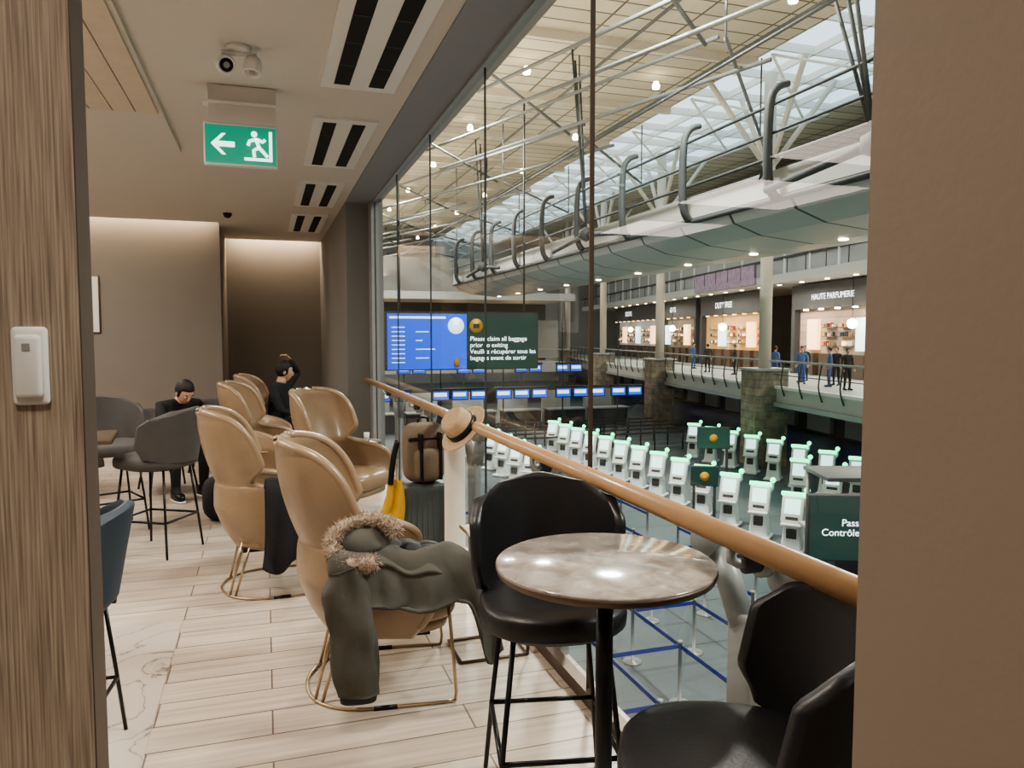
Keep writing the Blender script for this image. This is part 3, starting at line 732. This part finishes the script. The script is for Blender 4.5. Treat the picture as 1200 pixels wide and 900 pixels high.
def shop(name,y0,y1,title,wallm,glow,tsize=.55,ts=None,light=0,lz=3.6):
    e=empty(name); e.matrix_world=C
    b=B(); b.box((6.6,y0,3.1),(6.9,y1,4.5),M_hdark); b.box((6.6,y0,-.65),(6.95,y0+.4,3.1),M_hdark); b.box((6.6,y1-.4,-.65),(6.95,y1,3.1),M_hdark)
    b.box((6.96,y0,-.6),(6.99,y1,3.1),wallm)
    n_=int((y1-y0)/1.6)
    for k in range(n_):
        yy=y0+.8+k*1.6
        b.box((6.5,yy-.5,-.6),(6.9,yy+.5,.6),M_bronze)
        if k%3!=1:
            for z in (1.0,1.5,2.0): 
                b.box((6.7,yy-.55,z),(6.95,yy+.55,z+.06),M_khaki)
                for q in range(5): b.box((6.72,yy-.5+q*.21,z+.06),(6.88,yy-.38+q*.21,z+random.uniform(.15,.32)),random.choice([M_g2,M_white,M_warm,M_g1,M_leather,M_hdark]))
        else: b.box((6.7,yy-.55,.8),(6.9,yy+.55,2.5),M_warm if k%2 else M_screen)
        b.lathe([(0,0),(.14,0),(.14,.08),(0,.08)],glow,12,Matrix.Translation((6.3,yy,3.0)))
    b.sell((6.1,(y0+y1)/2,2.2),(.26,.26,.26),M_lamp,1,1,16,10); b.tube([(6.1,(y0+y1)/2,2.3),(6.1,(y0+y1)/2,4.5)],.02,M_black,6)
    b.obj('shopfront',parent=e)
    if title:
        text('sign',title,tsize,(6.55,ts,lz),(pi/2,0,-pi/2),M_txt,e)
    return e
M_brick=brickmat('shop_brick',(.55,.42,.34),(.45,.34,.28),(.3,.25,.22),.4,.15,.02,.7,(pi/2,0,pi/2),.5)
shop('perfume_shop',-3.6,10.6,'HAUTE PARFUMERIE',M_brick,M_lamp,.46,8.3)
shop('duty_free_shop',14,25,'DUTY FREE',mat('shopwall_glow_warm',(.5,.32,.15),.6,0,(1,.5,.15),.35),M_warm,.6,22)  # this and the following shop walls emit light, standing in for lit interiors
shop('gift_shop',26,34,'GIFTS',mat('shopwall_glow_dark',(.12,.11,.1),.6,0,(1,.6,.3),.1),M_warm,.6,32)
shop('book_shop',35,50,'BOOKS',mat('shopwall_glow_grey',(.3,.3,.3),.6,0,(.9,.8,.7),.2),M_warm,.7,46)
shop('newsstand',-20,-5,'',mat('shopwall_glow_pale',(.5,.45,.4),.6,0,(1,.8,.6),.15),M_warm)
for k,yy in enumerate((-14.5,0,14.5,29,43.5)):
    b=B(); b.box((-.75,-.75,0),(.75,.75,4.3),M_stone); b.tube([(0,0,4.3),(0,0,RZ-HZ)],.27,M_cream,20); b.box((-.85,-.85,4.25),(.85,.85,4.35),M_steel)
    for s_ in (-1,1): b.tube([(0,0,13),(s_*3,0,17)],.12,M_cream,10); b.tube([(0,0,13),(0,s_*3,17)],.12,M_cream,10)
    p_=C@Vector((-.2,yy,HZ)); b.obj('hall_column',p_,ang)
e=empty('information_board',(8.85,34,.05)); 
b=B(); b.box((-3.7,0,-.05),(3.65,.4,2.65),M_hdark); b.box((-3.6,-.03,0),(.1,.0,2.55),M_blue); b.box((.1,-.03,0),(3.55,0,2.55),M_dgreen)
for k in range(9):
    b.box((-3.4,-.04,.3+k*.2),(-2.8,-.03,.34+k*.2),M_screen); b.box((-2.3,-.04,.3+k*.2),(-1.4-.3*(k%3),-.03,.34+k*.2),M_screen) if k%2 else None
b.box((-3.5,-.04,2.32),(-.9,-.03,2.42),M_screen)
b.lathe([(0,0),(.38,0),(.38,.02),(0,.02)],M_screen,28,Matrix.Translation((-.42,-.05,2.0))@Matrix.Rotation(pi/2,4,'X'))
b.lathe([(0,0),(.33,0),(.33,.02),(0,.02)],M_yellow,24,Matrix.Translation((.55,-.05,2.0))@Matrix.Rotation(pi/2,4,'X'))
b.box((.4,-.09,1.88),(.7,-.06,2.1),M_hdark)
b.tube([(-3,.2,2.6),(-3,.2,RZ)],.05,M_steeld,8); b.tube([(3,.2,2.6),(3,.2,RZ)],.05,M_steeld,8)
b.tube([(-.4,-.06,.1),(-.4,-.06,.5)],.12,M_yellow,8)
b.obj('panel',parent=e); 
text('notice','Please claim all baggage\nprior to exiting\nVeuillez récupérer tous les\nbagages avant de sortir',.30,(.25,-.05,1.3),(pi/2,0,0),M_txt,e)
b=B()
def monitor(x,y,z,n=2,w=.9):
    for k in range(n):
        x0=x+k*(w+.12); b.box((x0,y,z),(x0+w,y+.12,z+.55),M_hdark); b.box((x0+.05,y-.02,z+.05),(x0+w-.05,y,z+.5),M_blue); b.box((x0+.1,y-.03,z+.22),(x0+w-.15,y-.02,z+.42),M_screen)
    b.tube([(x,y+.2,z+.6),(x+n*(w+.12),y+.2,z+.6)],.06,M_steeld,6)
    b.tube([(x+.5,y+.2,z+.6),(x+.5,y+.2,z+4)],.03,M_steeld,6); b.tube([(x+.5,y+.2,HZ),(x+.5,y+.2,z+.6)],.04,M_steeld,6)
for (x,n_) in ((8.6,3),(12.2,3),(15.8,3),(19.3,2),(5.4,2)): monitor(x,40,-1.95,n_,.95)
for (x) in (8,12,16.0,19): monitor(x,48,-.9,2,.9)
b.obj('departure_monitor')
b=B()
for x in range(5,22,3): b.box((x,44,HZ),(x+2.4,45,HZ+1.1),M_hdark); b.box((x-.1,43.9,HZ+1.1),(x+2.5,45.1,HZ+1.18),M_steel); b.box((x+.2,46,HZ),(x+2.2,46.2,HZ+2.2),M_panelwhite)
b.obj('check_in_counter')
b=B(); b.box((1.6,60,-1.5),(25,75,-.7),M_panelwhite); b.box((1.6,66,-.7),(25,66.4,5),M_hdark); b.box((1.6,59,4.5),(25,75,5.1),M_panelwhite); b.box((1.6,66,5.1),(25,66.3,8.5),M_hwall)
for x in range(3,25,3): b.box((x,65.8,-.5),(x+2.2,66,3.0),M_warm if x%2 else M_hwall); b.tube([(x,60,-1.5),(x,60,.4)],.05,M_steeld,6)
b.tube([(1.6,60,.4),(25,60,.4)],.06,M_steel,6); b.obj('mezzanine')
def make_kiosk():
    b=B()
    b.box((-.36,-.32,0),(.40,.32,.10),M_kiosk,.04)
    b.box((-.22,-.28,.06),(.22,.28,.85),M_kiosk,.06,None,.72)
    b.box((.14,-.13,.40),(.235,.13,.66),M_hdark,.02)
    T=Matrix.Translation((.02,0,1.16))@Matrix.Rotation(math.radians(-18),4,'Y')
    b.box((-.09,-.29,-.40),(.09,.29,.36),M_kiosk,.06,T)
    b.box((.088,-.20,-.14),(.098,.20,.26),M_screen,0,T)
    b.box((-.11,-.32,.34),(.10,.32,.46),M_green,.03,T)
    b.box((.085,-.16,-.30),(.10,.16,-.22),M_hdark,0,T)
    b.box((.05,-.27,.74),(.32,.27,.81),M_kiosk,.02)
    b.tube([(-.05,.22,1.3),(-.05,.34,1.45),(-.02,.34,1.66)],.035,M_kiosk,8); b.sell((-.02,.34,1.70),(.08,.08,.08),M_green,1,1,10,8)
    return b
k0=make_kiosk().obj('check_in_kiosk',(13.35,16.5,HZ),math.radians(-140))
for i in range(1,13):
    inst(k0,'check_in_kiosk.%03d'%i,(13.4,16.5+1.48*i,HZ),math.radians(-140))
for i in range(8): inst(k0,'check_in_kiosk.%03d'%(20+i),(19.4,20.7+1.5*i,HZ),math.radians(-140))
for i in range(6): inst(k0,'check_in_kiosk.%03d'%(30+i),(9.3,26+1.7*i,HZ),math.radians(-140))
for i in range(4): inst(k0,'check_in_kiosk.%03d'%(40+i),(17.2,16.2+1.6*i,HZ),math.radians(-140))
b=B()
for i in range(6):
    x=3.6+1.25*i
    for j in range(9):
        y=8.5+1.6*j
        b.lathe([(0,0),(.17,0),(.17,.02),(.03,.05),(.03,.98),(.04,.98),(.04,1.02),(0,1.02)],M_steel,12,Matrix.Translation((x,y,HZ)))
        if j<8 and (i+j)%5: b.box((x-.006,y,HZ+.9),(x+.006,y+1.6,HZ+.97),M_belt)
        if i<5 and (i*2+j)%3==0: b.box((x,y-.006,HZ+.9),(x+1.25,y+.006,HZ+.97),M_belt)
for i in range(8):
    for j in range(5):
        x=9+1.6*i; y=33.5+1.5*j
        b.tube([(x,y,HZ),(x,y,HZ+1)],.04,M_black,8); b.box((x,y-.02,HZ+.85),(x+1.6,y+.02,HZ+.95),M_hdark); b.box((x,y-.015,HZ+.15),(x+1.6,y+.015,HZ+.25),M_steel)
b.obj('queue_barrier')
def signbox(name,lo,hi,loc,rz,txt,size,icon=False,legs=True):
    e=empty(name,loc,rz); b=B(); b.box(lo,hi,M_hdark,.02)
    b.box((lo[0]+.03,lo[1]-.01,lo[2]+.03),(hi[0]-.03,lo[1],hi[2]-.03),M_dgreen)
    if legs:
        for x in (lo[0]+.1,hi[0]-.1): b.box((x-.04,0,HZ-loc[2]),(x+.04,.1,lo[2]),M_steeld)
    if icon: b.lathe([(0,0),(.14,0),(.14,.02),(0,.02)],M_yellow,16,Matrix.Translation(((lo[0]+hi[0])/2,lo[1]-.02,(lo[2]+hi[2])/2))@Matrix.Rotation(pi/2,4,'X'))
    b.obj('panel',parent=e)
    if txt: text('lettering',txt,size,(lo[0]+.15,lo[1]-.02,hi[2]-.62),(pi/2,0,0),M_txt,e)
signbox('passport_sign',(-1.1,0,0),(1.9,.2,1.35),(11.35,11.9,-2.95),math.radians(-22),'         Passport control\n  Contrôle des passeports',.20)
signbox('direction_sign',(-.55,0,0),(.55,.15,.75),(14.6,22.2,-2.3),math.radians(-28),'',.1,True)
signbox('direction_sign.001',(-.4,0,0),(.4,.15,.6),(12.4,19.3,-2.9),math.radians(-28),'',.1,True)
b=B(); b.box((-1.6,-1,1.1),(1.8,1,1.2),M_panelwhite,.03); b.box((-1.4,-.8,0),(1.6,.8,1.1),M_hdark,.02); b.box((-1.6,-.8,2.52),(2,.8,2.62),M_suit,.02)
for x in (-1.5,1.8): b.tube([(x,.7,0),(x,.7,2.55)],.05,M_steel,8)
b.obj('service_desk',(13.7,13.8,HZ),math.radians(-20))
def standing():
    J={'pelvis':((0,0,.95),(.12,.14)),'spine':((0,0,1.12),(.11,.13)),'chest':((0,0,1.33),(.11,.15)),'neck':((.01,0,1.48),.055)}
    for s_,nm in ((1,'l'),(-1,'r')):
        J['hip_'+nm]=((0,s_*.09,.9),.09); J['kn_'+nm]=((.03,s_*.11,.5),.06); J['an_'+nm]=((0,s_*.12,.10),.042); J['to_'+nm]=((.12,s_*.13,.05),.03)
        J['sh_'+nm]=((0,s_*.19,1.4),.06); J['el_'+nm]=((-.02,s_*.25,1.12),.043); J['wr_'+nm]=((.08,s_*.25,.90),.03)
    return J
M_bshirt=mat('blue_shirt',(.06,.12,.30),.8)
for i,(w,a,mt) in enumerate(((2.2,-1.2,M_bshirt),(3.0,-.4,M_cloth),(2.0,.8,M_bshirt),(3.5,-2.4,M_bshirt),(1.8,-3.2,M_cloth),(2.4,9,M_cloth),(3.0,17,M_bshirt),(2.6,1.9,M_bshirt),(3.4,3.1,M_cloth),(1.6,2.6,M_bshirt),(2.0,12,M_cloth))):
    p_=C@Vector((w,a,-.65)); person('traveller'+('' if i==0 else '.%03d'%i),p_,random.uniform(0,6),standing(),E0,mt,M_cloth,(.03,0,1.62),(1,0,0),hands=True)
# ------------------------------------------------------------------ lights
def area(name,loc,rot,size,sy,e,col):
    d=bpy.data.lights.new(name,'AREA'); d.shape='RECTANGLE'; d.size=size; d.size_y=sy; d.energy=e; d.color=col
    o=bpy.data.objects.new(name,d); COL.objects.link(o); o.location=loc; o.rotation_euler=rot; return o
WARM=(1,.885,.765)
for i,(x,y,s_,e_) in enumerate(((-2.2,.2,.4,15),(-.2,-.8,.5,28),(-2.6,3.8,.6,50),(-.15,2.6,.35,48),(-2.9,7.4,1.5,90),(-2.3,5.2,1.2,60),(-3.1,10.2,1.4,60))):
    area('lounge_fill.%03d'%i,(x,y,3.2),(0,0,0),s_,s_,e_,WARM)  # area lights added out of view to brighten the lounge, no fixtures modelled
area('cove_lamp',(-2.4,12.18,3.44),(0,0,0),3.4,.12,36,(1,.76,.53))
area('cove_lamp.001',(.2,14.15,3.44),(0,0,0),1.5,.12,26,(1,.76,.53))
for y in (12,30,48,66):
    area('roof_wash_fill.%03d'%y,(6.2,y,6.8),(pi,0,0),8,10,1250,(1,.82,.58))  # unseen area light floating in mid-hall, added to wash the roof
    area('hall_downlamp.%03d'%y,(9,y+6,RZ-.7),(0,0,0),1.2,1.2,3200,(1,.95,.86))
area('hall_downlamp.000',(12,0,RZ-.7),(0,0,0),3,3,3200,(1,.95,.86))
for yy in (-8,0,9,19,32):
    p_=C@Vector((4.2,yy,4.3)); area('concourse_lamp.%03d'%(yy+8),p_,(0,0,ang),2,4,420,(1,.85,.68))
W=bpy.data.worlds.new('World'); S.world=W; W.use_nodes=True
bg=W.node_tree.nodes['Background']; bg.inputs[0].default_value=(.72,.88,.93,1); bg.inputs[1].default_value=1.7
S.view_settings.view_transform='AgX'; S.view_settings.look='AgX - Medium High Contrast'
S.view_settings.exposure=.1
